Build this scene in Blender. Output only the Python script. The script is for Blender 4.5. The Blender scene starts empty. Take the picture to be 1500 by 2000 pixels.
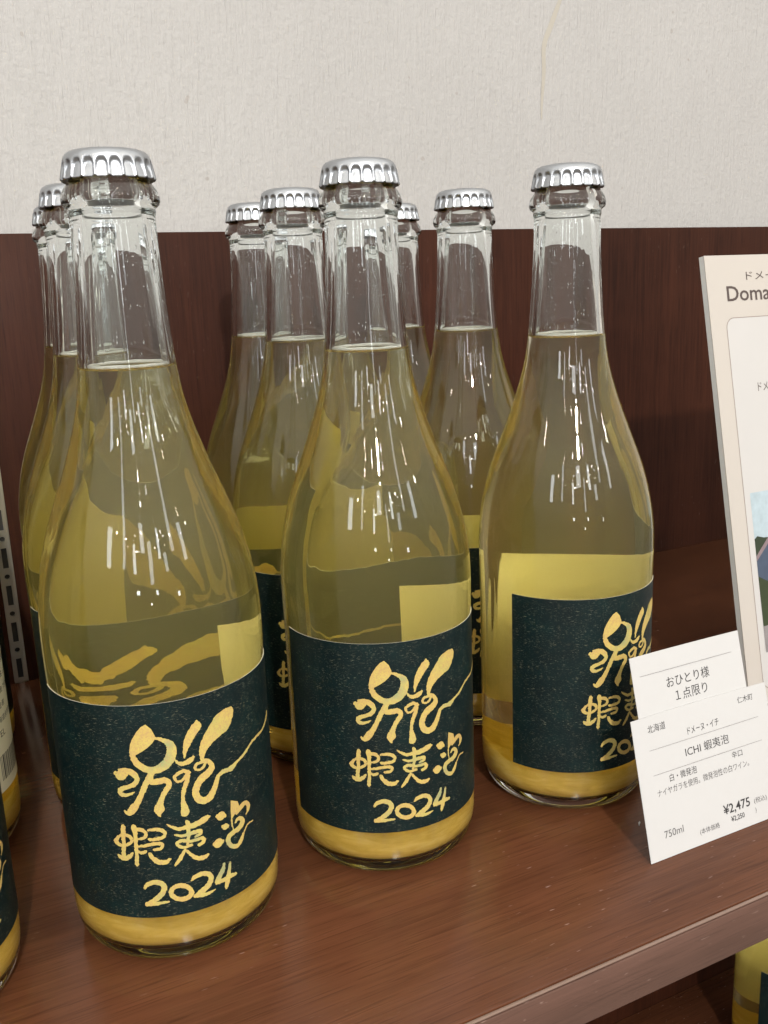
import bpy, bmesh, math, random
from mathutils import Matrix, Vector, noise as mnoise

S = bpy.context.scene
COL = S.collection
# ---------------------------------------------------------------- camera
def cam_matrix(yaw, pitch, roll, pos):
    m = Matrix.Rotation(yaw, 3, 'Z') @ Matrix.Rotation(pitch, 3, 'X') @ Matrix.Rotation(roll, 3, 'Y')
    r, f, u = m.col[0], m.col[1], m.col[2]
    M = Matrix((r, u, -f)).transposed().to_4x4()
    M.translation = Vector(pos)
    return M
cd = bpy.data.cameras.new('camera')
cd.sensor_fit = 'VERTICAL'; cd.sensor_height = 36.0; cd.lens = 36.0 * 1826.758 / 2000.0
cd.clip_start = 0.01; cd.clip_end = 60
cam = bpy.data.objects.new('camera', cd); COL.objects.link(cam)
cam.matrix_world = cam_matrix(-0.458246, -0.233863, 0.0395363, (-0.022997, -0.344695, 0.245498))
S.camera = cam

# ---------------------------------------------------------------- light of the shop
W = bpy.data.worlds.new('World'); S.world = W; W.use_nodes = True
wb = W.node_tree.nodes['Background']
wb.inputs[1].default_value = 0.90
def world_room():                       # a plain shop interior all round: pale ceiling, mid walls, darker floor
    nt = W.node_tree
    tc = nt.nodes.new('ShaderNodeTexCoord'); sx = nt.nodes.new('ShaderNodeSeparateXYZ'); mr = nt.nodes.new('ShaderNodeMapRange')
    cr = nt.nodes.new('ShaderNodeValToRGB')
    nt.links.new(tc.outputs['Generated'], sx.inputs[0]); nt.links.new(sx.outputs['Z'], mr.inputs['Value'])
    mr.inputs['From Min'].default_value = -1; mr.inputs['From Max'].default_value = 1
    e = cr.color_ramp.elements
    e[0].position = .25; e[0].color = (.34, .30, .26, 1)
    e[1].position = .78; e[1].color = (1.45, 1.40, 1.31, 1)
    m = e.new(.52); m.color = (.58, .545, .50, 1)
    nt.links.new(mr.outputs[0], cr.inputs[0]); nt.links.new(cr.outputs[0], wb.inputs[0])
world_room()

def lamp(name, pos, target, power, size, col, shape='DISK', size_y=None):
    d = bpy.data.lights.new(name, 'AREA'); d.shape = shape; d.size = size
    if size_y: d.size_y = size_y
    d.energy = power; d.color = col
    o = bpy.data.objects.new(name, d); COL.objects.link(o)
    o.location = pos
    o.rotation_euler = (Vector(target) - Vector(pos)).to_track_quat('-Z', 'Y').to_euler()
    return o
WARM = (1.0, 0.86, 0.70); NEUT = (1.0, 0.95, 0.89); COOL = (0.90, 0.955, 1.0)
AIM = (0.2, 0.1, 0.15)
lamp('track_spot_key', (-0.47, -2.6, 1.80), AIM, 66, 0.11, NEUT)
lamp('track_spot_right', (1.9, -2.3, 1.95), AIM, 3, 0.12, NEUT)
for i, (x, y, z, p, s, c) in enumerate([
    (-1.5, -1.5, 1.9, 3.5, .10, WARM), (-0.9, -3.4, 1.9, 4, .10, WARM), (0.6, -3.6, 1.9, 4, .10, NEUT),
    (0.35, -1.5, 1.95, 3, .10, WARM), (1.2, -1.35, 1.95, 3, .10, WARM), (-2.6, -2.6, 1.9, 5, .12, WARM),
    (-2.2, -0.7, 1.9, 4, .10, WARM), (2.8, -1.0, 1.9, 5, .12, WARM), (1.3, -3.9, 1.9, 4, .10, WARM),
    (2.9, -3.0, 1.9, 5, .12, NEUT), (-0.1, -4.6, 1.9, 4, .12, WARM), (-1.8, -4.4, 1.9, 4, .12, NEUT)]):
    lamp('ceiling_spot', (x, y, z), AIM, p * .3, s * .7, c)
for (x, y, z, L, w, h) in [(-2.60, -1.9, 1.30, 7, .30, .75), (-1.95, -2.5, 1.45, 5, .16, 1.0), (-1.30, -2.9, 1.15, 9, .15, .60), (-0.80, -3.1, 1.60, 6, .34, .55), (-0.35, -3.2, 1.05, 5, .12, .9),
                           (0.20, -3.2, 1.45, 9, .16, .60), (0.55, -3.1, 1.00, 5, .20, .40), (1.05, -3.0, 1.60, 5, .14, .8), (1.70, -2.7, 1.25, 6, .22, .7)]:
    lamp('tall_fill_strip', (x, y, z), AIM, L * math.pi * w * h * 1.3, w, COOL, 'RECTANGLE', h)  # tall cool strips added as frontal fill and to streak the glass
for (x, y, z, p, w, h) in [(-0.25, -3.6, 0.45, .9, .12, .10), (-1.45, -3.4, 0.50, 1.0, .13, .10), (1.15, -3.7, 0.35, .8, .10, .12), (-0.7, -4.3, .22, .8, .12, .07)]:
    lamp('small_cool_lamp', (x, y, z), AIM, p, w, COOL, 'RECTANGLE', h)  # unseen small cool lamps that give bluish glints on the bottles
random.seed(11)
for k in range(30):
    y = random.uniform(-4.5, -0.6)
    lamp('ceiling_downlight', (random.uniform(-2.6, 2.8), y, random.uniform(1.75, 2.0)), AIM, random.uniform(.2, .55), random.uniform(.035, .06), random.choice((WARM, WARM, NEUT, COOL)))

vs = S.view_settings
vs.view_transform = 'Standard'; vs.look = 'None'; vs.exposure = 0.10; vs.gamma = 1.0; vs.use_curve_mapping = False
S.render.engine = 'CYCLES'
cy = S.cycles
cy.max_bounces = 64; cy.transmission_bounces = 64; cy.glossy_bounces = 16; cy.diffuse_bounces = 8
cy.transparent_max_bounces = 8; cy.volume_bounces = 8
cy.caustics_reflective = True; cy.caustics_refractive = True; cy.blur_glossy = 0.3
cy.sample_clamp_indirect = 14.0; cy.use_denoising = True
cy.use_adaptive_sampling = True; cy.adaptive_threshold = 0.03

# ---------------------------------------------------------------- node helpers
class NT:
    def __init__(s, name):
        s.m = bpy.data.materials.new(name); s.m.use_nodes = True
        s.t = s.m.node_tree; s.t.nodes.clear()
        s.out = s.t.nodes.new('ShaderNodeOutputMaterial')
    def n(s, typ, **kw):
        nd = s.t.nodes.new(typ)
        for k, v in kw.items():
            if k[0] == '_': setattr(nd, k[1:], v)
            else:
                key = int(k[1:]) if k[0] == 'i' and k[1:].isdigit() else k
                sock = nd.inputs[key]
                if isinstance(v, bpy.types.NodeSocket): s.t.links.new(v, sock)
                else: sock.default_value = v
        return nd
    def link(s, a, b): s.t.links.new(a, b)
    def coord(s, kind='Object', scale=(1, 1, 1), loc=(0, 0, 0), rot=(0, 0, 0)):
        tc = s.n('ShaderNodeTexCoord')
        mp = s.n('ShaderNodeMapping', i0=tc.outputs[kind]); mp.inputs['Scale'].default_value = scale
        mp.inputs['Location'].default_value = loc; mp.inputs['Rotation'].default_value = rot
        return mp.outputs[0]
    def noise(s, vec, scale, detail=4, rough=0.5, dist=0.0):
        nd = s.n('ShaderNodeTexNoise', i0=vec)
        nd.inputs['Scale'].default_value = scale; nd.inputs['Detail'].default_value = detail
        nd.inputs['Roughness'].default_value = rough; nd.inputs['Distortion'].default_value = dist
        return nd.outputs[0]
    def ramp(s, fac, stops, interp='LINEAR'):
        nd = s.n('ShaderNodeValToRGB', i0=fac); cr = nd.color_ramp; cr.interpolation = interp
        while len(cr.elements) < len(stops): cr.elements.new(0.5)
        for e, (p, c) in zip(cr.elements, stops):
            e.position = p; e.color = (c, c, c, 1) if isinstance(c, (int, float)) else (*c, 1)
        return nd.outputs[0]
    def mix(s, fac, a, b, mode='MIX'):
        nd = s.t.nodes.new('ShaderNodeMix'); nd.data_type = 'RGBA'; nd.blend_type = mode
        for sock, v in ((nd.inputs[0], fac), (nd.inputs[6], a), (nd.inputs[7], b)):
            if isinstance(v, bpy.types.NodeSocket): s.t.links.new(v, sock)
            elif isinstance(v, (int, float)): sock.default_value = v
            else: sock.default_value = (*v, 1)
        return nd.outputs[2]
    def bump(s, h, strength, dist):
        nd = s.n('ShaderNodeBump'); nd.inputs['Strength'].default_value = strength
        nd.inputs['Distance'].default_value = dist; s.link(h, nd.inputs['Height']); return nd.outputs[0]
    def pbr(s, color, rough=0.5, metal=0.0, normal=None, spec=0.5, coat=0.0, coat_rough=0.1):
        b = s.n('ShaderNodeBsdfPrincipled')
        for k, v in (('Base Color', color), ('Roughness', rough), ('Metallic', metal), ('Specular IOR Level', spec),
                     ('Coat Weight', coat), ('Coat Roughness', coat_rough)):
            if isinstance(v, bpy.types.NodeSocket): s.link(v, b.inputs[k])
            elif k == 'Base Color': b.inputs[k].default_value = (*v, 1)
            else: b.inputs[k].default_value = v
        if normal is not None: s.link(normal, b.inputs['Normal'])
        s.link(b.outputs[0], s.out.inputs['Surface'])
        return b

def wood(name, axis, lo, hi, rough, seed, spec=.35, dirt=.6):
    t = NT(name)
    def sc(a, b): return tuple(a if i == axis else b for i in range(3))
    broad = t.noise(t.coord(scale=sc(2.2, 24), loc=(seed, seed * .7, 0)), 1.0, 5, .55, .6)
    fine = t.noise(t.coord(scale=sc(14, 420), loc=(0, seed, seed)), 1.0, 5, .65, .2)
    pore = t.noise(t.coord(scale=sc(38, 1250), loc=(seed, 0, seed)), 1.0, 2, .5)
    blotch = t.noise(t.coord(scale=(14, 14, 14)), 1.0, 3, .5)
    f = t.mix(.5, broad, fine)
    col = t.ramp(f, [(.36, lo), (.5, tuple((a + b) / 2 for a, b in zip(lo, hi))), (.64, hi)])
    col = t.mix(t.ramp(blotch, [(.35, .0), (.7, .35)]), col, tuple(c * 1.25 for c in hi))
    col = t.mix(t.ramp(pore, [(.35, .28), (.43, .0)]), col, tuple(c * .35 for c in lo))
    dust = t.noise(t.coord(scale=sc(160, 700), loc=(3, seed, 1)), 1.0, 1, .4)
    dmask = t.noise(t.coord(scale=(11, 11, 11), loc=(seed, 1, 2)), 1.0, 2, .5)
    df = t.mix(1.0, t.ramp(dust, [(.72, .0), (.78, dirt)]), t.ramp(dmask, [(.45, .0), (.65, 1.0)]), 'MULTIPLY')
    col = t.mix(df, col, (.36, .25, .21))
    smear = t.noise(t.coord(scale=(9, 9, 9), loc=(seed, 4, 2)), 1.0, 5, .6)
    r = t.ramp(smear, [(.3, rough - .05), (.7, rough + .10)])
    t.pbr(col, r, normal=t.bump(t.mix(.5, fine, pore), .10, .0006), spec=spec)
    return t.m

def mat_plain(name, col, rough=.5, metal=0.0, spec=.5, var=.06, vscale=60):
    t = NT(name)
    n = t.noise(t.coord(scale=(1, 1, 1)), vscale, 4, .6)
    c = t.mix(n, tuple(x * (1 - var) for x in col), tuple(min(1, x * (1 + var)) for x in col))
    t.pbr(c, rough, metal, spec=spec)
    return t.m

M = {}
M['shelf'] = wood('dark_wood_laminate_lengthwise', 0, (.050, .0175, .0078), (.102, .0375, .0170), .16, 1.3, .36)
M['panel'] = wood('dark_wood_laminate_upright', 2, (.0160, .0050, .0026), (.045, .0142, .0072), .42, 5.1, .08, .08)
M['edge'] = wood('edge_band_wood', 0, (.080, .042, .030), (.115, .060, .044), .38, 8.7)
M['edge_line'] = mat_plain('edge_trim', (.20, .135, .105), .35)

def wallpaper():
    t = NT('ribbed_white_wallpaper')
    rib = t.noise(t.coord(scale=(520, 520, 40)), 1.0, 2, .5, .25)
    rib2 = t.noise(t.coord(scale=(900, 900, 120), loc=(2, 0, 1)), 1.0, 2, .5)
    pit = t.noise(t.coord(scale=(260, 260, 260)), 1.0, 3, .6)
    h = t.mix(.35, t.mix(.4, rib, rib2), pit)
    blotch = t.noise(t.coord(scale=(5, 5, 5)), 1.0, 5, .6)
    col = t.ramp(blotch, [(.3, (.405, .395, .383)), (.7, (.440, .430, .418))])
    col = t.mix(t.ramp(rib, [(.35, .12), (.6, .0)]), col, (.32, .31, .30))
    # brownish drip stain and small scuffs with their own shapes
    wob = t.noise(t.coord(scale=(6, 6, 9)), 1.0, 3, .5)
    spk = t.noise(t.coord(scale=(95, 95, 95), loc=(4, 0, 2)), 1.0, 1, .4)
    col = t.mix(t.ramp(spk, [(.765, .0), (.785, .5)]), col, (.30, .27, .24))
    t.pbr(col, .75, normal=t.bump(h, .8, .0024), spec=.25)
    return t.m
M['wall'] = wallpaper()
M['stain'] = mat_plain('dried_drip_stain', (.40, .372, .32), .7)

def glass_mat():
    t = NT('clear_bottle_glass')
    b = t.n('ShaderNodeBsdfGlass'); b.inputs['Color'].default_value = (.975, .985, .98, 1)
    b.inputs['Roughness'].default_value = 0.0; b.inputs['IOR'].default_value = 1.5
    t.link(b.outputs[0], t.out.inputs['Surface'])
    return t.m
M['glass'] = glass_mat()

def wine_mat():
    t = NT('cloudy_pale_yellow_wine')
    b = t.n('ShaderNodeBsdfGlass'); b.inputs['Color'].default_value = (1, 1, 1, 1)
    b.inputs['Roughness'].default_value = 0.0
    at = t.n('ShaderNodeAttribute'); at.attribute_name = 'open_surface'      # 1 on the free surface (wine to air), 0 on the wall (glass to wine)
    mr = t.n('ShaderNodeMapRange', i0=at.outputs['Fac']); mr.inputs['To Min'].default_value = 1.34 / 1.5; mr.inputs['To Max'].default_value = 1.34
    t.link(mr.outputs[0], b.inputs['IOR'])
    t.link(b.outputs[0], t.out.inputs['Surface'])
    a = t.n('ShaderNodeVolumeAbsorption'); a.inputs['Density'].default_value = 11.0
    a.inputs['Color'].default_value = (1 - .05 / 11, 1 - 1.45 / 11, 0.0, 1)
    s = t.n('ShaderNodeVolumeScatter'); s.inputs['Density'].default_value = 3.8
    s.inputs['Color'].default_value = (1.0, .95, .56, 1); s.inputs['Anisotropy'].default_value = .2
    ad = t.n('ShaderNodeAddShader', i0=a.outputs[0], i1=s.outputs[0])
    t.link(ad.outputs[0], t.out.inputs['Volume'])
    return t.m
M['wine'] = wine_mat()
def lees_mat():
    t = NT('settled_golden_lees')
    n = t.noise(t.coord(scale=(70, 70, 330)), 1.0, 4, .6, 1.2)
    n2 = t.noise(t.coord(scale=(40, 40, 60), loc=(2, 1, 0)), 1.0, 3, .6)
    c = t.ramp(t.mix(.5, n, n2), [(.3, (.56, .35, .05)), (.5, (.70, .455, .09)), (.68, (.78, .56, .17))])
    t.pbr(c, .9, spec=.0)
    return t.m
M['lees'] = lees_mat()
def water_mat():
    t = NT('condensation_water')
    b = t.n('ShaderNodeBsdfGlass'); b.inputs['Roughness'].default_value = 0.0; b.inputs['IOR'].default_value = 1.33
    t.link(b.outputs[0], t.out.inputs['Surface']); return t.m
M['water'] = water_mat()
M['foam'] = mat_plain('bubble_ring', (.62, .60, .52), .5, var=.1, vscale=900)

def cap_mat():
    t = NT('silver_crown_metal')
    n = t.noise(t.coord(scale=(900, 900, 900)), 1.0, 2, .5)
    sm = t.noise(t.coord(scale=(120, 120, 120)), 1.0, 3, .6)
    r = t.ramp(sm, [(.3, .28), (.7, .42)])
    t.pbr((.43, .45, .475), r, 1.0, normal=t.bump(n, .05, .0003))
    return t.m
M['cap'] = cap_mat()
M['liner'] = mat_plain('cap_liner', (.35, .34, .32), .6)

def label_mat():
    t = NT('woodcut_printed_dark_teal_paper')
    uv = t.coord('UV', scale=(1, 1, 1))
    big = t.noise(t.coord('UV', scale=(.06, .06, .06)), 1.0, 4, .6)
    base = t.ramp(big, [(.3, (.0006, .0060, .0068)), (.55, (.0007, .0092, .0098)), (.75, (.0010, .0145, .0140))])
    d1 = t.noise(t.coord('UV', scale=(.50, 3.6, 1), loc=(1, 7, 0)), 1.0, 2, .5, .15)
    d2 = t.noise(t.coord('UV', scale=(.9, 5.5, 1), loc=(9, 2, 0)), 1.0, 2, .5, .1)
    dm = t.noise(t.coord('UV', scale=(.14, .2, 1), loc=(3, 3, 0)), 1.0, 3, .6)
    m1 = t.mix(1.0, t.ramp(d1, [(.625, .0), (.71, .8)]), t.ramp(dm, [(.38, .15), (.62, 1.0)]), 'MULTIPLY')
    m2 = t.mix(1.0, t.ramp(d2, [(.65, .0), (.73, .7)]), t.ramp(dm, [(.35, .3), (.6, 1.0)]), 'MULTIPLY')
    hue = t.noise(t.coord('UV', scale=(.1, .1, 1), loc=(5, 1, 0)), 1.0, 2, .5)
    fl = t.mix(hue, (.16, .22, .19), (.36, .30, .16))
    col = t.mix(m1, base, fl); col = t.mix(m2, col, fl)
    fib = t.noise(t.coord('UV', scale=(2.5, 6, 1)), 1.0, 3, .6)
    t.pbr(col, .48, normal=t.bump(fib, .12, .0003), spec=.28)
    return t.m
M['label'] = label_mat()
def gold_mat():
    t = NT('hand_painted_gold_ink')
    g = t.noise(t.coord('Object', scale=(1500, 1500, 1500)), 1.0, 3, .7)
    h = t.noise(t.coord('Object', scale=(75, 75, 75)), 1.0, 2, .5)
    c = t.ramp(h, [(.30, (.50, .345, .10)), (.45, (.54, .415, .105)), (.58, (.48, .42, .115)), (.70, (.25, .32, .15))])
    c = t.mix(t.ramp(g, [(.38, .65), (.58, .0)]), c, (.42, .25, .12))
    t.pbr(c, .5)
    return t.m
M['gold'] = gold_mat()
M['paper_back'] = mat_plain('cream_label_paper', (.88, .84, .72), .7, var=.03)
M['paper'] = mat_plain('white_card_stock', (.475, .470, .464), .6, var=.02, vscale=200)
M['ink'] = mat_plain('black_print', (.022, .020, .022), .55)
M['ink_grey'] = mat_plain('grey_print', (.085, .08, .08), .55)
M['rule'] = mat_plain('thin_printed_rule', (.18, .17, .17), .55)
M['sign_face'] = mat_plain('beige_printed_board', (.455, .420, .38), .5, var=.02)
M['sign_white'] = mat_plain('pale_printed_panel', (.475, .463, .45), .5, var=.02)
M['foamcore'] = mat_plain('white_foam_core', (.53, .53, .52), .7, var=.05, vscale=500)
M['brown_ink'] = mat_plain('dark_brown_print', (.065, .045, .040), .5)
M['outline'] = mat_plain('grey_brown_outline', (.27, .225, .20), .5)
M['steel'] = mat_plain('galvanised_steel', (.50, .48, .42), .38, 1.0, var=.12, vscale=150)
M['slot_shade'] = mat_plain('slot_shade_tone', (.03, .027, .025), .6)

# ---------------------------------------------------------------- mesh helpers
def link(o, parent=None):
    COL.objects.link(o)
    if parent is not None: o.parent = parent
    return o
def mesh(name, verts, faces, mats, parent=None, smooth=True, sharp=40, mi=None, uvs=None, kind=None):
    me = bpy.data.meshes.new(name); me.from_pydata(verts, [], faces)
    for m in (mats if isinstance(mats, (list, tuple)) else [mats]): me.materials.append(m)
    if mi: me.polygons.foreach_set('material_index', mi)
    if uvs:
        l = me.uv_layers.new(name='UVMap')
        for lp in me.loops: l.data[lp.index].uv = uvs[lp.vertex_index]
    me.polygons.foreach_set('use_smooth', [smooth] * len(me.polygons))
    if smooth and sharp: me.set_sharp_from_angle(angle=math.radians(sharp))
    me.update()
    return link(bpy.data.objects.new(name, me), parent)
def box(name, x0, x1, y0, y1, z0, z1, mat, parent=None, bevel=0.0, seg=2):
    bm = bmesh.new()
    bmesh.ops.create_cube(bm, size=1.0)
    for v in bm.verts:
        v.co = ((x0 if v.co.x < 0 else x1), (y0 if v.co.y < 0 else y1), (z0 if v.co.z < 0 else z1))
    if bevel: bmesh.ops.bevel(bm, geom=bm.edges[:], offset=bevel, segments=seg, affect='EDGES', profile=.5)
    me = bpy.data.meshes.new(name); bm.to_mesh(me); bm.free(); me.materials.append(mat)
    me.polygons.foreach_set('use_smooth', [bool(bevel)] * len(me.polygons))
    if bevel: me.set_sharp_from_angle(angle=math.radians(40))
    return link(bpy.data.objects.new(name, me), parent)
def empty(name, loc, rz=0.0):
    o = bpy.data.objects.new(name, None); o.empty_display_size = .02
    o.location = loc; o.rotation_euler = (0, 0, rz); return link(o)
def tag(o, label=None, cat=None, group=None, kind=None):
    for k, v in (('label', label), ('category', cat), ('group', group), ('kind', kind)):
        if v: o[k] = v
    return o
def lathe(prof, n=112, closed=True):
    V, F = [], []
    rows = []
    for r, z in prof:
        if r < 1e-7: rows.append([len(V)]); V.append((0, 0, z))
        else:
            rows.append(list(range(len(V), len(V) + n)))
            V += [(r * math.cos(2 * math.pi * k / n), r * math.sin(2 * math.pi * k / n), z) for k in range(n)]
    for a, b in zip(rows, rows[1:]):
        for k in range(n):
            k2 = (k + 1) % n
            if len(a) == 1 and len(b) == 1: continue
            if len(a) == 1: F.append((a[0], b[k2], b[k]))
            elif len(b) == 1: F.append((a[k], a[k2], b[0]))
            else: F.append((a[k], a[k2], b[k2], b[k]))
    return V, F
def smooth_prof(pts, per=5):
    """Catmull-Rom through (z, r) knots, monotone enough for a bottle."""
    out = []
    for i in range(len(pts) - 1):
        p0 = pts[max(i - 1, 0)]; p1 = pts[i]; p2 = pts[i + 1]; p3 = pts[min(i + 2, len(pts) - 1)]
        for k in range(per):
            t = k / per
            h = p2[0] - p1[0]
            m1 = (p2[1] - p0[1]) / max(p2[0] - p0[0], 1e-9) * h
            m2 = (p3[1] - p1[1]) / max(p3[0] - p1[0], 1e-9) * h
            t2, t3 = t * t, t * t * t
            out.append((p1[0] + t * h, (2*t3 - 3*t2 + 1)*p1[1] + (t3 - 2*t2 + t)*m1 + (-2*t3 + 3*t2)*p2[1] + (t3 - t2)*m2))
    out.append(pts[-1]); return out
def catmull(pts, per=5):
    out = []
    for i in range(len(pts) - 1):
        p0 = pts[max(i - 1, 0)]; p1 = pts[i]; p2 = pts[i + 1]; p3 = pts[min(i + 2, len(pts) - 1)]
        for k in range(per):
            t = k / per
            out.append(tuple(.5 * (2*b + (c - a)*t + (2*a - 5*b + 4*c - d)*t*t + (3*b - a - 3*c + d)*t**3)
                             for a, b, c, d in zip(p0, p1, p2, p3)))
    out.append(tuple(pts[-1])); return out
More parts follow.
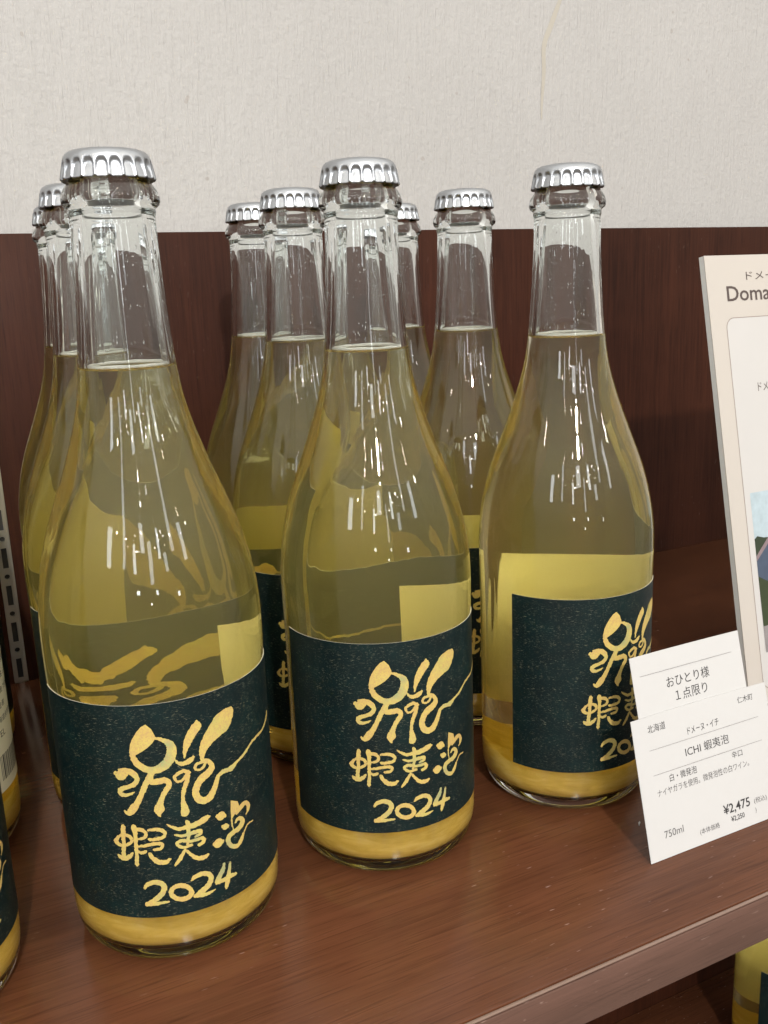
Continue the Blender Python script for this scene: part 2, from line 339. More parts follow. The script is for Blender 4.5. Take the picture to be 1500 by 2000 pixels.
STROKES = [[(52.19,94.62,0.96),(54.31,93.69,1.38),(56.19,92.34,2.47),(57.25,90.57,3.36),(57.25,88.31,3.78),(56.53,86.18,3.86),(55.05,84.18,3.78),(52.71,82.83,3.38),(50.04,82.36,2.71),(47.49,83.24,2.6),(45.48,84.91,2.58),(44.16,86.91,2.39),(43.69,89.17,2.02),(43.81,91.64,1.65)],
[(36.98,81.59,1.94),(38.25,81.12,4.78),(39.86,81.95,3.95),(41.82,82.42,2.55),(43.58,81.17,2.5),(44.44,79.41,1.91),(43.42,77.52,1.91),(40.98,76.35,1.76),(38.75,75.65,1.94),(37.61,74.54,1.84),(38.27,73.33,1.76),(40.21,73.12,1.29),(41.76,73.6,0.97),(42.89,74.33,0.52)],
[(50.02,82.18,1.65),(49.01,80.01,2.49),(47.58,77.85,2.28),(46.3,75.2,2.06),(45.0,72.51,2.07),(43.48,69.8,2.29),(41.77,67.5,3.16),(39.87,65.85,2.05),(38.65,66.73,0.69)],
[(49.21,79.99,2.02),(49.22,77.93,2.17),(51.22,77.7,2.5),(53.69,78.03,2.49),(55.22,77.07,2.02),(55.06,75.27,2.13),(53.68,73.43,1.95),(52.47,71.32,1.9),(51.65,69.12,2.49),(51.04,66.89,3.9),(50.87,65.05,2.03),(51.19,64.08,0.58)],
[(67.07,97.87,1.34),(66.85,96.35,3.83),(65.47,94.48,3.76),(64.03,92.61,3.45),(63.01,90.61,2.92),(62.2,88.55,1.98),(61.76,86.84,1.2),(61.54,85.3,0.68)],
[(58.19,85.17,0.4),(59.09,83.83,1.25),(60.67,83.01,1.63),(62.36,83.27,1.99),(63.91,83.99,1.92),(64.7,84.78,0.96)],
[(80.83,97.25,3.57),(79.07,96.09,7.22),(76.53,94.06,8.86),(73.88,92.27,7.18),(71.07,90.03,5.38),(69.28,87.87,4.22),(68.3,85.89,2.87),(67.8,83.75,1.9),(67.97,82.22,1.56)],
[(69.15,81.37,1.3),(66.96,81.81,1.15),(65.15,81.11,1.25),(65.04,79.76,0.96),(66.5,79.09,0.86),(68.11,79.73,1.11),(68.74,80.77,0.99)],
[(67.98,82.31,1.33),(69.64,81.67,1.65),(70.87,80.04,1.92),(71.08,78.24,2.65),(69.42,76.73,3.09),(67.3,75.59,3.12),(65.62,74.03,2.92),(64.57,72.02,2.85),(64.4,69.98,2.75),(65.27,67.6,2.82),(67.17,66.51,2.86),(69.24,66.95,2.93),(70.79,68.74,2.63),(71.91,70.67,2.21),(72.83,72.91,1.8),(73.45,74.32,1.5)],
[(73.17,73.95,1.52),(75.25,75.01,1.84),(77.82,74.89,1.92),(79.74,75.01,2.49),(81.55,76.11,1.49),(84.36,76.98,1.18),(86.39,77.71,1.27),(88.64,79.04,1.06),(91.48,80.32,1.13),(95.55,80.77,1.26),(99.4,80.82,1.15),(102.32,81.59,1.35),(105.73,82.89,1.86),(107.76,84.39,2.1)],
[(62.63,79.07,1.28),(60.84,80.22,1.46),(58.72,79.57,1.39),(57.39,78.48,1.17),(58.05,76.73,1.02),(59.69,76.59,1.13),(61.26,77.81,1.32),(62.4,78.9,1.14)],
[(62.23,79.4,1.73),(61.79,76.75,1.93),(60.98,74.66,1.78),(60.17,72.55,1.57),(59.68,70.35,1.44),(59.56,68.05,1.73),(59.81,66.12,2.54),(59.88,64.46,3.24),(59.82,63.78,3.39)],
[(37.3,60.44,1.83),(37.17,58.46,1.84),(36.99,55.62,1.57),(36.82,52.76,1.56),(36.36,49.87,1.68),(36.4,48.21,1.72)],
[(33.85,54.35,1.44),(35.49,56.43,1.11),(37.38,57.06,1.25),(39.31,56.46,1.48),(40.02,54.84,1.3),(38.76,53.37,1.23),(36.67,52.66,1.26),(34.65,53.12,1.59),(33.85,54.35,1.82)],
[(34.13,48.68,0.76),(35.18,47.61,1.89),(37.0,47.45,1.87),(38.92,48.63,1.56),(39.94,49.86,0.76)],
[(41.25,60.41,2.05),(41.61,57.69,1.75),(41.49,54.4,1.57),(41.37,51.08,1.49),(41.2,47.27,1.49),(41.06,45.12,1.58)],
[(41.38,59.57,1.91),(44.09,59.07,1.61),(45.44,57.84,1.31),(45.07,56.21,1.21),(43.32,55.56,1.11),(41.83,55.58,0.76)],
[(46.59,58.94,1.12),(49.07,58.95,1.49),(51.09,58.47,1.61),(52.16,56.67,1.39),(51.01,55.42,1.48),(48.71,55.09,1.41),(46.43,55.1,1.13)],
[(42.16,52.51,1.04),(44.73,52.69,1.31),(47.29,53.24,1.41),(49.78,53.22,1.5),(50.94,52.36,1.23),(49.99,51.06,1.3),(47.91,50.91,1.13)],
[(41.94,50.37,1.26),(43.39,49.88,1.33),(44.71,50.32,1.2)],
[(46.08,49.29,1.34),(47.15,47.31,1.9),(49.08,45.69,2.06),(51.34,45.4,2.0),(52.88,46.35,1.13)],
[(53.12,60.51,0.44),(54.84,59.03,1.15),(57.21,57.82,1.39),(59.73,57.92,1.72),(62.27,57.92,2.25),(65.37,58.6,2.52),(67.44,59.32,2.36),(68.36,59.46,1.33)],
[(59.95,60.45,0.88),(60.48,59.37,1.64),(60.45,56.54,1.52),(60.33,54.2,1.3),(59.8,51.49,1.13),(59.68,50.09,0.94)],
[(55.79,55.77,0.91),(57.78,54.85,1.22),(60.31,54.92,1.45),(62.89,55.12,1.66),(64.62,55.04,1.47),(64.73,53.81,1.32),(62.73,53.26,1.1)],
[(55.91,52.43,1.15),(58.03,52.89,1.42),(60.48,52.02,1.22),(62.61,51.87,1.36),(65.22,51.74,1.51),(65.53,50.19,1.5),(63.93,49.53,1.32)],
[(55.9,52.34,1.22),(56.6,50.85,1.3),(58.61,49.99,1.24),(61.19,50.38,1.18)],
[(58.53,48.96,1.11),(57.54,47.29,1.48),(56.1,45.23,1.58),(54.71,43.61,1.02)],
[(58.73,48.91,0.83),(60.06,47.11,1.16),(62.0,44.86,1.65),(64.1,43.93,1.93),(65.89,44.03,1.86),(66.83,44.51,0.85)],
[(79.84,55.99,1.27),(82.32,57.45,2.38),(84.57,58.03,1.9),(86.05,56.52,1.84),(85.85,54.66,1.64),(84.71,53.29,0.73)],
[(79.23,52.63,1.27),(80.16,53.4,1.56),(81.85,52.79,1.68),(82.28,51.1,2.7),(80.64,49.48,2.6),(78.06,49.04,2.17),(75.86,48.38,2.4),(75.19,46.73,2.2),(76.02,44.39,1.72),(78.29,42.78,1.9),(80.31,43.23,2.11),(81.67,45.0,1.77),(82.39,46.11,1.25)],
[(82.34,45.64,0.83),(83.81,47.83,0.72),(85.55,48.88,0.71),(87.97,48.65,0.54)],
[(77.48,54.44,0.66),(77.52,51.98,0.54),(77.86,49.87,0.43)],
[(71.55,58.57,1.39),(73.09,57.93,3.53),(74.62,57.28,1.58)],
[(73.52,53.41,1.53),(74.48,52.9,2.57),(75.46,52.46,1.59)],
[(69.65,47.78,1.69),(71.04,47.49,3.78),(72.64,47.4,1.79)],
[(42.8,35.26,1.04),(44.02,36.69,1.63),(46.22,37.54,2.01),(48.7,37.08,2.16),(50.0,35.23,2.0),(49.16,32.91,2.13),(46.85,30.71,2.11),(44.12,28.91,1.84),(42.97,28.2,1.38)],
[(43.23,28.68,1.77),(45.8,28.58,1.66),(48.78,28.81,1.26),(51.11,28.99,0.58)],
[(59.44,31.05,1.99),(58.83,29.8,2.08),(57.4,29.14,2.09),(55.54,29.21,2.03),(53.76,29.97,1.93),(52.52,31.24,1.8),(52.16,32.72,1.76),(52.77,34.02,1.96),(54.18,34.79,2.05),(56.03,34.76,2.01),(57.81,33.95,1.88),(59.07,32.57,1.72),(59.44,31.05,1.72)],
[(59.95,36.03,1.0),(61.33,37.07,1.73),(63.98,37.42,1.97),(66.35,36.31,1.9),(67.07,34.07,2.25),(65.5,31.72,2.44),(62.92,30.19,2.29),(60.87,29.14,1.84)],
[(60.66,29.21,1.66),(63.23,28.61,1.71),(65.92,28.6,1.37),(68.25,29.05,0.54)],
[(72.65,38.09,1.1),(71.96,35.94,1.91),(70.58,34.08,2.12),(69.23,32.2,1.95),(69.17,31.48,1.48)],
[(69.19,31.72,1.79),(71.82,31.55,1.87),(74.87,31.83,1.94),(77.24,31.63,1.26)],
[(75.12,37.42,0.9),(74.61,34.69,1.7),(73.87,32.07,2.14),(73.22,29.4,2.01),(72.71,27.64,1.01)]]
LEAVES = [[(49.32,100.2),(51.13,98.24),(52.09,95.67),(52.17,94.45),(51.03,92.89),(49.27,91.29),(47.12,89.9),(44.75,88.69),(43.31,88.73),(42.9,90.77),(43.33,93.0),(44.13,94.76),(45.82,97.36),(47.64,99.37)],[(77.69,62.31),(80.86,60.5),(81.35,58.42),(79.91,56.68),(78.4,55.46),(77.21,54.32),(77.32,58.39)]]
# ---------------------------------------------------------------- the place: wall and shelf unit
YB = 0.288; ZT = 0.2872; YF = -0.1118; XL, XR = -0.75, 1.25
wall = box('wall', XL - .3, XR + .4, YB + .0185, YB + .10, -.75, 1.3, M['wall']); tag(wall, kind='structure')
shelf_unit = empty('display_shelf', (0, 0, 0))
tag(shelf_unit, 'dark reddish brown wood shelf unit with upright back panel, under all the bottles', 'shelf')
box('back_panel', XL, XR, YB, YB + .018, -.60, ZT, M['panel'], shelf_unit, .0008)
def shelf_board(z):
    b = box('shelf_board', XL, XR, YF + .0016, YB - .0006, z - .0216, z, M['shelf'], shelf_unit, .0007)
    e = box('front_edge_band', XL, XR, YF - .0004, YF + .0012, z - .0220, z - .0017, M['edge'], b, .0005)
    e2 = box('edge_trim_strip', XL, XR, YF + .0001, YF + .0014, z - .0014, z - .0006, M['edge_line'], b, .0003)
    return b
shelf_board(0.0); shelf_board(-0.497)

# slotted steel standard screwed to the back panel
def standard_mesh(x0, x1, zlo, zhi):
    V, F = [], []
    def quad(a, b, c, d): i = len(V); V.extend([a, b, c, d]); F.append((i, i + 1, i + 2, i + 3))
    yw, yf = YB - .0022, YB - .0040
    t = .0011
    def bx(xa, xb, ya, yb_, za, zb):
        i = len(V)
        V.extend([(xa, ya, za), (xb, ya, za), (xb, yb_, za), (xa, yb_, za), (xa, ya, zb), (xb, ya, zb), (xb, yb_, zb), (xa, yb_, zb)])
        for f in ((0, 3, 2, 1), (4, 5, 6, 7), (0, 1, 5, 4), (1, 2, 6, 5), (2, 3, 7, 6), (3, 0, 4, 7)): F.append(tuple(i + k for k in f))
    bx(x0, x0 + t, yf, YB - .0001, zlo, zhi); bx(x1 - t, x1, yf, YB - .0001, zlo, zhi)
    xa, xb = x0 + t, x1 - t; xm = (xa + xb) / 2
    z = zlo; pitch = .0252
    k0 = math.floor((zlo - .0105) / pitch)
    zc = .0105 + k0 * pitch
    segs = []
    while zc < zhi:
        segs.append((zc - .0066, zc + .0066)); zc += pitch
    prev = zlo
    for a, b in segs:
        a2, b2 = max(a, zlo), min(b, zhi)
        if a2 > prev:
            # web between two slots with a round hole in it
            c = (prev + a2) / 2; r = .0017; n = 20
            if a2 - prev > .008:
                ring = [(xm + r * math.cos(2*math.pi*q/n), c + r * math.sin(2*math.pi*q/n)) for q in range(n)]
                rect = []
                for q in range(n):
                    ca, sa = math.cos(2*math.pi*q/n), math.sin(2*math.pi*q/n)
                    s = min((xb - xm) / max(abs(ca), 1e-6), ((a2 - prev) / 2) / max(abs(sa), 1e-6))
                    rect.append((xm + ca * s, c + sa * s))
                # corners closed by fans
                for q in range(n):
                    q2 = (q + 1) % n
                    quad((*[ring[q][0]], yw, ring[q][1]), (rect[q][0], yw, rect[q][1]), (rect[q2][0], yw, rect[q2][1]), (ring[q2][0], yw, ring[q2][1]))
                    p1, p2 = rect[q], rect[q2]
                    on_x1 = abs(abs(p1[0] - xm) - (xb - xm)) < 1e-7; on_x2 = abs(abs(p2[0] - xm) - (xb - xm)) < 1e-7
                    if on_x1 != on_x2:
                        cx = p1[0] if on_x1 else p2[0]; cz = p2[1] if on_x1 else p1[1]
                        i = len(V); V.extend([(p1[0], yw, p1[1]), (cx, yw, cz), (p2[0], yw, p2[1])]); F.append((i, i + 1, i + 2))
                    quad((ring[q][0], yw, ring[q][1]), (ring[q2][0], yw, ring[q2][1]), (ring[q2][0], YB - .0004, ring[q2][1]), (ring[q][0], YB - .0004, ring[q][1]))
            else: bx(xa, xb, yw, yw + .0010, prev, a2)
        sx = .0017
        bx(xa, xm - sx, yw, yw + .0012, a2, b2); bx(xm + sx, xb, yw, yw + .0012, a2, b2)
        prev = b2
    return V, F
V, F = standard_mesh(.0100, .0186, .0012, .285)
st = mesh('shelf_standard', V, F, M['steel'], shelf_unit, smooth=False)
st['label'] = 'slotted metal shelf standard strip on the back panel'
box('slot_shade_sheet', .0112, .0174, YB - .00035, YB - .00015, .0014, .284, M['slot_shade'], st)  # dark sheet standing in for the shade inside the slots

# dried drip stain on the wallpaper (slightly proud film)
def ribbon(pts, to3d, per=5, cap=6):
    """filled ribbon along (u, v, width) points; to3d maps (u, v) to a point"""
    c = catmull(pts, per) if len(pts) > 2 else pts
    V, F, L, R_ = [], [], [], []
    for i, (u, v, w) in enumerate(c):
        a = c[max(i - 1, 0)]; b = c[min(i + 1, len(c) - 1)]
        tx, ty = b[0] - a[0], b[1] - a[1]; l = math.hypot(tx, ty) or 1e-9
        nx, ny = -ty / l, tx / l
        L.append((u + nx * w / 2, v + ny * w / 2)); R_.append((u - nx * w / 2, v - ny * w / 2))
    def end(p, q, sgn):
        cx, cy_ = (p[0] + q[0]) / 2, (p[1] + q[1]) / 2; r = math.hypot(p[0] - q[0], p[1] - q[1]) / 2
        a0 = math.atan2(p[1] - cy_, p[0] - cx)
        return [(cx + r * math.cos(a0 + sgn * math.pi * k / cap), cy_ + r * math.sin(a0 + sgn * math.pi * k / cap)) for k in range(1, cap)], (cx, cy_)
    for p in L: V.append(p)
    for p in R_: V.append(p)
    n = len(c)
    for i in range(n - 1): F.append((i, n + i, n + i + 1, i + 1))
    for (p, q, ip, iq, sgn) in ((L[0], R_[0], 0, n, 1), (L[-1], R_[-1], n - 1, 2 * n - 1, -1)):
        pts2, ctr = end(p, q, sgn)
        ids = [ip]
        for e in pts2: ids.append(len(V)); V.append(e)
        ids.append(iq); ci = len(V); V.append(ctr)
        for a, b in zip(ids, ids[1:]): F.append((ci, a, b) if sgn > 0 else (ci, b, a))
    return V, F
def ribbons(list_, to3d, rough=0):
    V, F = [], []
    for s in list_:
        v, f = ribbon(s, to3d); o = len(V)
        V += v; F += [tuple(i + o for i in t) for t in f]
    if rough: V = [(u + rough * mnoise.noise((u * 2.1, v * 2.1, 1.5)), v + rough * mnoise.noise((u * 2.1, v * 2.1, 7.5))) for u, v in V]
    return [to3d(u, v) for u, v in V], F

YW = YB + .0185
V, F = ribbons([[(469.5, 461, 3), (460, 440.5, 4.5), (453.5, 425.4, 4), (453.4, 407, 3.5), (451.5, 384, 2.2), (451.2, 372, 1)]], lambda u, v: (u / 1000, YW - .0003, v / 1000))
mesh('drip_stain', V, F, M['stain'], wall, smooth=False)
# ---------------------------------------------------------------- bottle
RB = 0.0413
OUT = [(.000, .0340), (.0006, .0356), (.002, .0374), (.0045, .0392), (.008, .0404), (.013, .0411), (.020, RB), (.060, RB), (.105, RB),
       (.116, .0415), (.126, .0415), (.135, .0410), (.145, .0396), (.155, .0374), (.165, .03435), (.175, .0306), (.185, .0268),
       (.195, .0233), (.203, .0209), (.211, .0190), (.220, .0177), (.230, .0167), (.245, .0157), (.260, .0150), (.2735, .0147)]
body = smooth_prof(OUT, 4)
FIN = [(.2742, .0150), (.2750, .0151), (.2758, .0150), (.2764, .0152), (.2772, .0163), (.2780, .01675), (.2790, .01690), (.2802, .01680), (.2816, .0164),
       (.2832, .0155), (.2848, .0143), (.2860, .0135), (.2880, .0132), (.2905, .0132), (.2922, .0130), (.2932, .0122), (.2935, .0112)]
outer = [(r, z) for z, r in body] + [(r, z) for z, r in FIN]
INN = [(.2930, .0102), (.2900, .0098), (.282, .0100), (.270, .0109), (.250, .0122), (.232, .0136), (.220, .0147), (.211, .0159), (.203, .0178),
       (.195, .0203), (.185, .0239), (.175, .0277), (.165, .0314), (.155, .0345), (.145, .0367), (.135, .0381), (.126, .0386), (.116, .0386),
       (.105, .0385), (.060, .0385), (.022, .0384), (.0145, .0380), (.0095, .0369), (.0068, .0347), (.0056, .0310), (.0060, .0220), (.0070, .0120), (.0073, 0.0)]
inn_body = INN
# finer inner profile
def refine(p, per=3):
    q = []
    for i in range(len(p) - 1):
        p0 = p[max(i-1, 0)]; p1 = p[i]; p2 = p[i+1]; p3 = p[min(i+2, len(p)-1)]
        for k in range(per):
            t = k / per
            q.append(tuple(.5 * (2*b + (c-a)*t + (2*a-5*b+4*c-d)*t*t + (3*b-a-3*c+d)*t**3) for a, b, c, d in zip(p0, p1, p2, p3)))
    q.append(p[-1]); return q
inner = [(max(r, 0.0), z) for z, r in refine(INN, 3)]
bottom = [(0.0, .0036), (.010, .0034), (.020, .0027), (.028, .0016), (.031, .0008), (.0325, .0002)]
ZL = 0.2210; ZM = ZL + .0010            # wine level, and the rim of its meniscus
def inner_r(z):
    for (r0, z0), (r1, z1) in zip(inner, inner[1:]):
        if z1 <= z <= z0: return r0 + (r1 - r0) * (z0 - z) / max(z0 - z1, 1e-9)
rl = inner_r(ZM)
dry = [(r, z) for r, z in inner if z > ZM + .0004] + [(rl, ZM)]     # bare inner wall above the wine
wet = [(rl, ZM)] + [(r, z) for r, z in inner if z < ZM - .0004]     # wall shared by glass and wine
gv, gf = lathe(bottom + outer + dry, 160)
def wavy(V, amp):                        # moulded glass is never quite true: faint upright ripples
    out = []
    for x, y, z in V:
        r = math.hypot(x, y)
        if r > .004:
            a = mnoise.noise((x / r * 7, y / r * 7, z * 14)) + .6 * mnoise.noise((x / r * 17 + 3, y / r * 17, z * 22)) + .5 * mnoise.noise((x / r * 32, y / r * 32 + 5, z * 55))
            k = 1 + amp * a / r * (1.0 if z > .012 else .3) * min(1.0, (r / .04) ** 0.9); x, y = x * k, y * k
        out.append((x, y, z))
    return out
gv = wavy(gv, .00006)
surf = [(rl - .0004, ZM - .0004), (rl - .0010, ZL + .0002), (rl - .0018, ZL), (rl * .5, ZL), (0.0, ZL)]
lv, lf = lathe(list(reversed(wet)) + surf, 160)
n_wall = (len(wet) - 1) * 160
lv = wavy(lv, .00006)

def cap_mesh():
    prof = [(0, .2958, 0), (.005, .29578, 0), (.0095, .29565, 0), (.0118, .2953, 0), (.0130, .29485, 0), (.0138, .2943, 0), (.01425, .2938, 0), (.01458, .2932, 0),
            (.01480, .2926, 0), (.0150, .2919, 0), (.01518, .2912, 0), (.01534, .2905, 0), (.01550, .2897, 0), (.01566, .2889, 0), (.01582, .2881, 0), (.01598, .2873, 0), (.01613, .2866, 0), (.01625, .2860, 0)]
    nf = 21; per = 16; n = nf * per
    V, F = [], []
    rows = []
    for r, z, a in prof:
        if r == 0: rows.append([0]); V.append((0, 0, z)); continue
        row = []
        for k in range(n):
            ph = ((k % per) / per - .5) * 2           # -1 .. 1 across one flute, 0 in its middle
            s = (.2945 - z) / (.2945 - .2860)
            s0 = .27 + .40 * abs(ph) ** 3.6
            d = min(1.0, max(0.0, (s - s0) / .16)); d = d * d * (3 - 2 * d)
            side = 1 - max(0.0, min(1.0, (abs(ph) - .62) / .38)) ** 1.5
            depth = d * side * (1.0 - .62 * max(0.0, (s - .55) / .45))
            rr = r - .00115 * depth
            zz = z - (.00055 * side if z < .2875 else 0)
            th = 2 * math.pi * k / n
            row.append(len(V)); V.append((rr * math.cos(th), rr * math.sin(th), zz))
        rows.append(row)
    for r, z in ((.01500, .2862), (.0143, .2880), (.0139, .2910), (.0137, .2938), (0, .2941)):
        if r == 0: rows.append([len(V)]); V.append((0, 0, z)); continue
        row = []
        for k in range(n):
            th = 2 * math.pi * k / n; row.append(len(V)); V.append((r * math.cos(th), r * math.sin(th), z))
        rows.append(row)
    for a, b in zip(rows, rows[1:]):
        for k in range(n):
            k2 = (k + 1) % n
            if len(a) == 1: F.append((a[0], b[k], b[k2]))
            elif len(b) == 1: F.append((a[k], b[0], a[k2]))
            else: F.append((a[k], b[k], b[k2], a[k2]))
    return V, F
cv, cf = cap_mesh()

def curved_sheet(a0, a1, z0, z1, r0, r1, n=72, m=6):
    """closed thin sheet on the bottle from angle a0 to a1; slot 0 print side, slot 1 paper side"""
    V, F, MI, UV = [], [], [], []
    idx = {}
    for side, r in ((0, r1), (1, r0)):
        for j in range(m + 1):
            for i in range(n + 1):
                a = math.radians(a0 + (a1 - a0) * i / n); z = z0 + (z1 - z0) * j / m
                idx[side, j, i] = len(V); V.append((r * math.cos(a), r * math.sin(a), z)); UV.append(((a - math.radians(a0)) * r * 1000, z * 1000))
    for j in range(m):
        for i in range(n):
            F.append((idx[0, j, i], idx[0, j, i+1], idx[0, j+1, i+1], idx[0, j+1, i])); MI.append(0)
            F.append((idx[1, j, i], idx[1, j+1, i], idx[1, j+1, i+1], idx[1, j, i+1])); MI.append(1)
    for i in range(n):
        for j, s in ((0, 1), (m, -1)):
            q = (idx[0, j, i], idx[1, j, i], idx[1, j, i+1], idx[0, j, i+1]); F.append(q if s > 0 else q[::-1]); MI.append(1)
    for j in range(m):
        for i, s in ((0, -1), (n, 1)):
            q = (idx[0, j, i], idx[1, j, i], idx[1, j+1, i], idx[0, j+1, i]); F.append(q if s > 0 else q[::-1]); MI.append(1)
    return V, F, MI, UV
LA0 = -181.5; LA1 = LA0 + 166.0          # front label span (degrees)
BA0, BA1 = -12.0, 56.5                   # back label span
RI, RO = RB + .00006, RB + .00020

def text_mesh(body_, bold=False):
    c = bpy.data.curves.new('print', 'FONT'); c.body = body_; c.resolution_u = 3
    if bold: c.offset = .012
    o = bpy.data.objects.new('print', c); COL.objects.link(o)
    bpy.context.view_layer.update()
    me = bpy.data.meshes.new_from_object(o.evaluated_get(bpy.context.evaluated_depsgraph_get()))
    bpy.data.objects.remove(o); bpy.data.curves.remove(c)
    V = [(v.co.x, v.co.y) for v in me.vertices]; F = [tuple(p.vertices) for p in me.polygons]
    bpy.data.meshes.remove(me)
    return V, F
def fit_text(body_, x0, x1, h, height, bold=False, mono=None):
    V, F = text_mesh(body_, bold)
    xs = [v[0] for v in V]; ys = [v[1] for v in V]
    a, b, lo, hi = min(xs), max(xs), min(ys), max(ys)
    sx = (x1 - x0) / (b - a) if x1 is not None else height / (hi - lo)
    return [(x0 + (x - a) * sx, h + (y - lo) * height / (hi - lo)) for x, y in V], F

STK_R = RO + .00006
def on_label(u, v, r=STK_R):
    a = math.radians(LA0) + (u / 41.3)
    return (r * math.cos(a), r * math.sin(a), v / 1000)
sv, sf = [], []
for k, stroke in enumerate([[(a_, b_, w_ * .95) for a_, b_, w_ in s_] for s_ in STROKES]):   # each stroke a hair higher, so crossing strokes never share a plane
    v_, f_ = ribbons([stroke], lambda u, v: on_label(u, v, STK_R + k * .000002), .28)
    o = len(sv); sv += v_; sf += [tuple(i + o for i in t) for t in f_]
bu, bv = STROKES[6][1][0], STROKES[6][1][1]
for q_ in (32, 33, 34):
    du, dv, dw = STROKES[q_][1]; LEAVES.append([(du + dw * .5 * math.cos(t_ * .4488), dv + dw * .5 * math.sin(t_ * .4488)) for t_ in range(14)])
LEAVES.append([(bu + 3.1 * math.cos(q * .5236 + .6) , bv + 3.1 * math.sin(q * .5236 + .6)) for q in range(12)])
m1, m2 = STROKES[6][1], STROKES[6][2]
for f_, r_ in ((.35, 3.3), (.75, 3.6)):
    cu, cv_ = m1[0] + (m2[0] - m1[0]) * f_, m1[1] + (m2[1] - m1[1]) * f_
    LEAVES.append([(cu + r_ * math.cos(q * .5236), cv_ + r_ * math.sin(q * .5236)) for q in range(12)])
for li_, lf_ in enumerate(LEAVES):
    o = len(sv); sv += [on_label(u, v, STK_R + .0001 + li_ * .000003) for u, v in lf_]
    cx = sum(p[0] for p in lf_) / len(lf_); cy2 = sum(p[1] for p in lf_) / len(lf_)
    ci = len(sv); sv.append(on_label(cx, cy2, STK_R + .0001 + li_ * .000003))
    for k in range(len(lf_)): sf.append((ci, o + k, o + (k + 1) % len(lf_)))
# back label print: short text lines and a bar code, along the angle
bprint_v, bprint_f = [], []
def on_back(u, v):
    a = math.radians(BA0) + u / 41.3
    r = RO + .00005
    return (r * math.cos(a), r * math.sin(a), v / 1000)
for k, (txt, w) in enumerate((('品目 果実酒', 20), ('原材料名 ぶどう', 26), ('内容量 750ml', 23), ('製造者', 12), ('北海道余市郡仁木町', 30), ('TEL', 8))):
    V, F = fit_text(txt, 5, 5 + w, 86 - k * 6.4, 3.1); o = len(bprint_v)
    bprint_v += [on_back(*p) for p in V]; bprint_f += [tuple(i + o for i in f) for f in F]
random.seed(4); u = 5.0
while u < 26:
    w = random.choice((.35, .35, .7, 1.0)); o = len(bprint_v)
    bprint_v += [on_back(u, 34), on_back(u + w, 34), on_back(u + w, 46), on_back(u, 46)]; bprint_f.append((o, o+1, o+2, o+3)); u += w + random.choice((.35, .7))

def build_bottle():
    r = empty('wine_bottle', (0, 0, 0))
    mesh('glass_body', gv, gf, M['glass'], r, sharp=60)
    wn = mesh('wine', lv, lf, M['wine'], r, sharp=50)
    at = wn.data.attributes.new('open_surface', 'FLOAT', 'FACE')
    at.data.foreach_set('value', [0.0 if i < n_wall else 1.0 for i in range(len(lf))])
    V, F = lathe([(0.0, .0078), (.012, .0075), (.022, .0065), (.0305, .0061), (.0340, .0073), (.0360, .0097), (.0370, .0120), (.0372, .0150), (.0366, .0185), (.0345, .0205), (.030, .0200), (.016, .0185), (0.0, .0180)], 96)
    V = [(x, y, z + (.0030 * mnoise.noise((x * 60, y * 60, 3)) + .0012 * mnoise.noise((x * 220, y * 220, 9))) * max(0, min(1, (z - .013) / .004))) for x, y, z in V]
    mesh('lees_layer', V, F, M['lees'], r)
    # fine condensation beads on the bare inside of the neck
    random.seed(21); V, F = [], []
    for k in range(150):
        th = random.uniform(0, 2 * math.pi); z = ZM + .002 + (.272 - ZM - .002) * random.random() ** 1.25
        rw = inner_r(z) - .00003; a = random.uniform(.00008, .00020); h = a * random.uniform(1.2, 5.0); d = a * .8
        o = len(V); cx, cy_ = math.cos(th), math.sin(th)
        V.append(((rw - d) * cx, (rw - d) * cy_, z))
        for q in range(6):
            p = math.pi * q / 3
            V.append((rw * cx - a * math.cos(p) * cy_, rw * cy_ + a * math.cos(p) * cx, z + h * math.sin(p)))
        V.append(((rw + .00001) * cx, (rw + .00001) * cy_, z))
        for q in range(6):
            q2 = (q + 1) % 6
            F.append((o, o + 1 + q2, o + 1 + q)); F.append((o + 7, o + 1 + q, o + 1 + q2))
    dr = mesh('condensation_beads', V, F, M['water'], r, sharp=None); dr['kind'] = 'stuff'
    n = 96; V, F = [], []
    for k in range(n):
        th = 2 * math.pi * k / n; w = .00022 + .00010 * math.sin(5 * th) * math.sin(3 * th + 1)
        for q in range(8):
            b = 2 * math.pi * q / 8
            rr = rl - .0008 + (.00055) * math.cos(b); V.append((rr * math.cos(th), rr * math.sin(th), ZL + .0012 + w + (.0004 + w) * math.sin(b)))
    for k in range(n):
        for q in range(8): F.append((k*8 + q, ((k+1) % n)*8 + q, ((k+1) % n)*8 + (q+1) % 8, k*8 + (q+1) % 8))
    mesh('bubble_ring', V, F, M['foam'], r)
    mesh('crown_cap', cv, cf, M['cap'], r, sharp=None)
    V, F, MI, UV = curved_sheet(LA0, LA1, .0227, .1075, RI, RO)
    fl = mesh('front_label', V, F, [M['label'], M['paper_back']], r, mi=MI, uvs=UV, sharp=30)
    g = mesh('gold_lettering', sv, sf, M['gold'], fl, smooth=False)
    V, F, MI, UV = curved_sheet(BA0, BA1, .029, .1105, RI, RO, n=36)
    bl = mesh('back_label', V, F, [M['paper_back'], M['paper_back']], r, mi=MI, uvs=UV, sharp=30)
    mesh('back_print', bprint_v, bprint_f, M['ink'], bl, smooth=False)
    return r
proto = build_bottle()
def copy_tree(o, parent=None):
    c = o.copy(); COL.objects.link(c)
    if parent is not None: c.parent = parent; c.matrix_parent_inverse = o.matrix_parent_inverse
    for ch in list(o.children): copy_tree(ch, c)
    return c
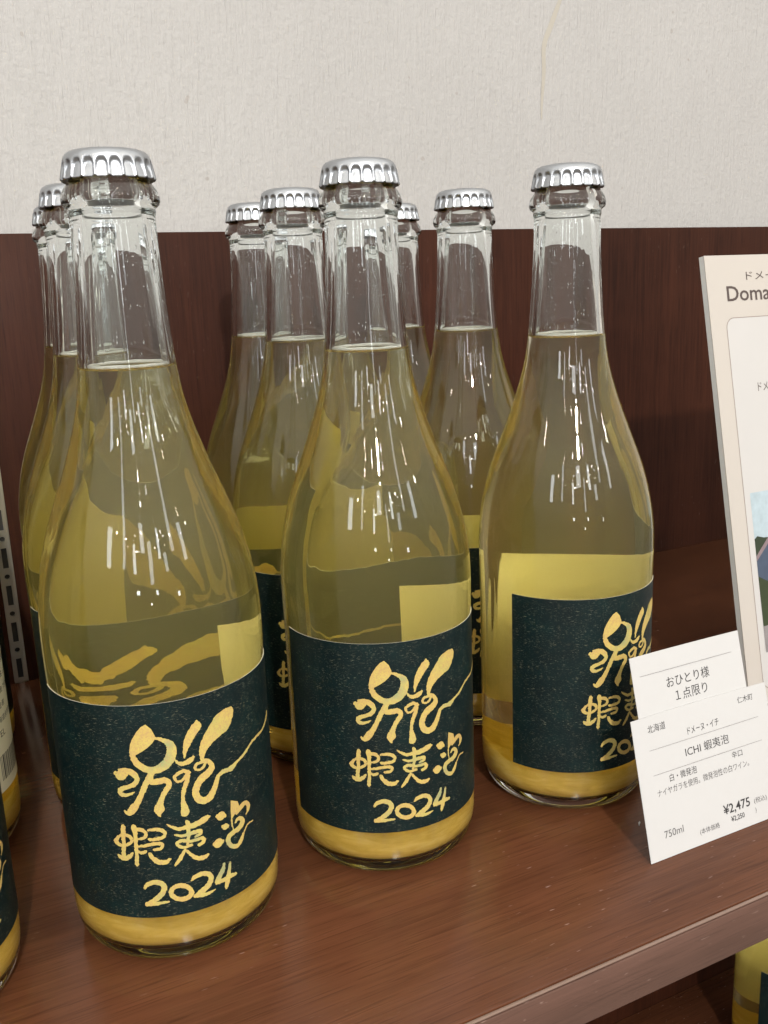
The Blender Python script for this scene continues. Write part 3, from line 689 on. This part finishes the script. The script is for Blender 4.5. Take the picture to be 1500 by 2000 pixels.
BOT = [  # x, y, z, rotation of the label, cap turn, label
 (.0475, .0042, 0, 3, 0, 'nearest and largest wine bottle at front left with gold lettered dark label'),
 (.1469, .0103, 0, 0, 5, 'middle bottle of the front row, between the two other front bottles'),
 (.2483, .0085, 0, 19, 9, 'right bottle of the front row beside the white price card, label turned to the right'),
 (.1578, .1129, 0, -7.0, 3, 'second bottle in the middle column, directly behind the front middle bottle'),
 (.1637, .1869, 0, 12, 7, 'rearmost bottle of the middle column, close to the wood back panel'),
 (.2551, .1071, 0, 10.4, 11, 'second bottle in the right column, seen between the middle and right front bottles'),
 (.2529, .1860, 0, 8, 2, 'rearmost bottle of the right column, mostly hidden behind the front middle bottle'),
 (.0529, .1062, 0, 6, 6, 'second bottle in the left column, peeking out behind the nearest bottle'),
 (.0613, .2024, 0, -4, 1, 'rearmost bottle of the left column, only its left edge visible behind two bottles'),
 (-.0560, .0040, 0, 40, 4, 'front bottle cut off by the left picture edge, dark label and yellow base corner showing'),
 (-.0452, .1060, 0, -30, 8, 'bottle at the left edge showing cream back label with bar code'),
 (-.0385, .2000, 0, 30, 2, 'farthest bottle at the left edge, under the slotted metal strip'),
 (.6500, .1900, -.497, 17.2, 3, 'bottle standing on the lower shelf, at the bottom right corner'),
]
for i, (x, y, z, rot, cap, lab) in enumerate(BOT):
    b = proto if i == 0 else copy_tree(proto)
    b.location = (x, y, z); b.rotation_euler = (0, 0, math.radians(rot))
    tag(b, lab, 'bottle', 'sparkling wine bottles with crown caps')
    for ch in b.children:
        if ch.name.startswith('crown_cap'): ch.rotation_euler = (0, 0, math.radians(cap * 1.7))

# ---------------------------------------------------------------- price card and notice card
CB = Vector((.2321, -.0741, .0003)); CN = Vector((0, .0162, .0596)).normalized(); CF = Vector((0, -CN.z, CN.y))  # up along card, out of card
def on_card(dx, dn):
    def f(u, v): p = CB + Vector((u / 1000 + dx, 0, 0)) + CN * (v / 1000) + CF * (dn + .0011 * ((u - 38) / 40) ** 2 * min(1.0, v / 60)); return tuple(p)
    return f
def sheet(name, u0, u1, v0, v1, thick, back, mat, bow=.0):
    V, F = [], []; n, m = 14, 10
    for s, off in ((0, back), (1, back - thick)):
        for j in range(m + 1):
            for i in range(n + 1):
                uu, vv = u0 + (u1 - u0) * i / n, v0 + (v1 - v0) * j / m
                t = 2 * i / n - 1
                V.append(on_card(0, off)(uu, vv))
    N = (n + 1) * (m + 1)
    for j in range(m):
        for i in range(n):
            a = j * (n + 1) + i; F.append((a, a + 1, a + n + 2, a + n + 1)); F.append((N + a, N + a + n + 1, N + a + n + 2, N + a + 1))
    rim = [i for i in range(n + 1)] + [j * (n + 1) + n for j in range(1, m + 1)] + [m * (n + 1) + i for i in range(n - 1, -1, -1)] + [j * (n + 1) for j in range(m - 1, 0, -1)]
    for a, b in zip(rim, rim[1:] + rim[:1]): F.append((a, a + N, b + N, b))
    return mesh(name, V, F, mat, None, smooth=False)
def print_on(name, parts, to3d, mat, parent):
    V, F = [], []
    for v, f in parts:
        o = len(V); V += [to3d(*p) for p in v]; F += [tuple(i + o for i in t) for t in f]
    return mesh(name, V, F, mat, parent, smooth=False)
def rect(u0, u1, v0, v1): return [(u0, v0), (u1, v0), (u1, v1), (u0, v1)], [(0, 1, 2, 3)]
pc = sheet('price_card', 0, 80.2, 0, 62.0, .00028, 0.0, M['paper'])
tag(pc, 'white price card with black Japanese print and yen price, leaning at the shelf front', 'price card')
T = on_card(0, .00006)
print_on('lettering', [fit_text('仁木町', 62.5, 71.7, 55.7, 3.0), fit_text('北海道', 8.7, 19.0, 54.7, 3.4), fit_text('ドメーヌ・イチ', 31.0, 49.7, 48.9, 3.3),
    fit_text('ICHI 蝦夷泡', 28.0, 54.0, 39.6, 4.4), fit_text('辛口', 54.3, 60.7, 32.2, 3.0), fit_text('白・微発泡', 17.0, 32.9, 31.4, 3.4)], T, M['ink'], pc)
print_on('fine_lettering', [fit_text('ナイヤガラを使用。微発泡性の白ワイン。', 9.0, 63.7, 26.6, 3.2), fit_text('(税込)', 63.3, 71.2, 8.6, 3.0), fit_text(')', 63.2, 63.9, 4.6, 2.6),
    fit_text('750ml', 9.4, 20.3, 8.4, 3.2), fit_text('(本体価格', 29.2, 41.0, 3.9, 3.0)], T, M['ink_grey'], pc)
print_on('price', [fit_text('¥2,475', 44.4, 60.7, 8.2, 5.0, True), fit_text('¥2,250', 48.2, 56.4, 4.4, 2.8, True)], T, M['ink'], pc)
print_on('printed_rule', [rect(8.1, 73.3, 47.2, 47.38), rect(8.1, 73.5, 36.2, 36.38)], T, M['rule'], pc)
nc = sheet('notice_card', 5.2, 69.6, 24, 88.4, .00028, -.0005, M['paper'])
tag(nc, 'white notice card with large Japanese lettering, tucked behind the price card', 'notice card')
T2 = on_card(0, -.00044)
print_on('lettering', [fit_text('おひとり様', 24.0, 49.3, 71.3, 5.0), fit_text('１点限り', 28.0, 46.8, 64.7, 5.0)], T2, M['ink'], nc)
print_on('printed_rule', [rect(9.5, 63.9, 79.4, 79.6)], T2, M['rule'], nc)

# ---------------------------------------------------------------- winery sign board
SB = Vector((.3846, .0113, .0005)); SN = Vector((0, .0501, .2561)).normalized(); SF = Vector((0, -SN.z, SN.y))
def on_sign(dn):
    def f(u, v): return tuple(SB + Vector((u / 1000, 0, 0)) + SN * (v / 1000) + SF * dn)
    return f
SW, SH, ST = 182.0, 261.0, .0040
def slab(name, u0, u1, v0, v1, d0, d1, mat, parent):
    V = [on_sign(d)(u, v) for d in (d0, d1) for u, v in ((u0, v0), (u1, v0), (u1, v1), (u0, v1))]
    F = [(4, 5, 6, 7), (3, 2, 1, 0), (0, 1, 5, 4), (1, 2, 6, 5), (2, 3, 7, 6), (3, 0, 4, 7)]
    return mesh(name, V, F, mat, parent, smooth=False)
sg = empty('information_sign', SB)
tag(sg, 'tall beige foam board sign with winery text and photo, leaning at the right edge', 'sign')
sg.location = (0, 0, 0)
core = slab('foam_core', 0, SW, 0, SH, -ST, -.0004, M['foamcore'], sg)
face = slab('printed_face', -.1, SW + .1, -.0, SH + .1, -.0004, 0, M['sign_face'], sg)
def rrect(u0, u1, v0, v1, r, n=8):
    P = []
    for cx, cz, a0 in ((u1 - r, v1 - r, 0), (u0 + r, v1 - r, 90), (u0 + r, v0 + r, 180), (u1 - r, v0 + r, 270)):
        for k in range(n + 1):
            a = math.radians(a0 + 90 * k / n); P.append((cx + r * math.cos(a), cz + r * math.sin(a)))
    return P
PO = rrect(11.6, SW - 11.6, 8.5, 225.6, 6); PI_ = rrect(12.1, SW - 12.1, 9.0, 225.1, 5.6)
print_on('white_panel', [(PI_, [tuple(range(len(PI_)))])], on_sign(.00005), M['sign_white'], face)
n = len(PO)
print_on('rounded_outline', [(PO + PI_, [(i, (i + 1) % n, n + (i + 1) % n, n + i) for i in range(n)])], on_sign(.00008), M['outline'], face)
T3 = on_sign(.00010)
print_on('headline_lettering', [fit_text('ドメーヌ', 30.8, 62.0, 246.7, 4.6), fit_text('Domaine', 14.5, 65.5, 234.8, 8.7, True)], T3, M['brown_ink'], face)
print_on('body_lettering', [fit_text('ドメーヌ', 31.5, 50.0, 182.2, 5.0)], T3, M['brown_ink'], face)
# printed landscape photo
def flat(name, poly, d, col):
    m = mat_plain(name + '_print', col, .45, var=.25, vscale=180)
    return print_on(name, [(poly, [tuple(range(len(poly)))])], on_sign(d), m, face)
x0, x1, y0, y1 = 16.6, SW - 16.6, 30.0, 124.0
flat('printed_sky', [(x0, 78), (x1, 78), (x1, y1), (x0, y1)], .00010, (.36, .44, .48))
flat('printed_hill', [(x0, 60), (x1, 60), (x1, 98), (70, 104), (50, 95), (24, 97), (19, 98.5), (x0, 97)], .00014, (.022, .034, .016))
flat('printed_house', [(x0, 52), (120, 52), (120, 96), (60, 112), (28, 94), (x0, 84.5)], .00018, (.05, .07, .11))
flat('printed_roof', [(x0, 84.0), (28, 94.0), (60, 112), (60, 114.5), (27, 96.5), (x0, 87.0)], .00022, (.20, .15, .16))
flat('printed_lawn', [(x0, 42), (x1, 42), (x1, 60), (40, 58), (26, 70), (x0, 75)], .00026, (.028, .040, .014))
flat('printed_path', [(x0, y0), (x1, y0), (x1, 43), (40, 46), (x0, 45.5)], .00030, (.22, .20, .20))

# small paper scrap lying on the shelf by the price card
sp = mesh('paper_scrap', [(.2475, -.0490, .0004), (.2497, -.0474, .0009), (.2502, -.0462, .0006), (.2488, -.0470, .0005),
                          (.2475, -.0490, .0001), (.2497, -.0474, .0006), (.2502, -.0462, .0003), (.2488, -.0470, .0002)],
          [(0, 1, 2, 3), (7, 6, 5, 4), (0, 4, 5, 1), (1, 5, 6, 2), (2, 6, 7, 3), (3, 7, 4, 0)], M['paper'], None, smooth=False)
tag(sp, 'tiny white paper scrap on the shelf left of the price card', 'paper scrap')
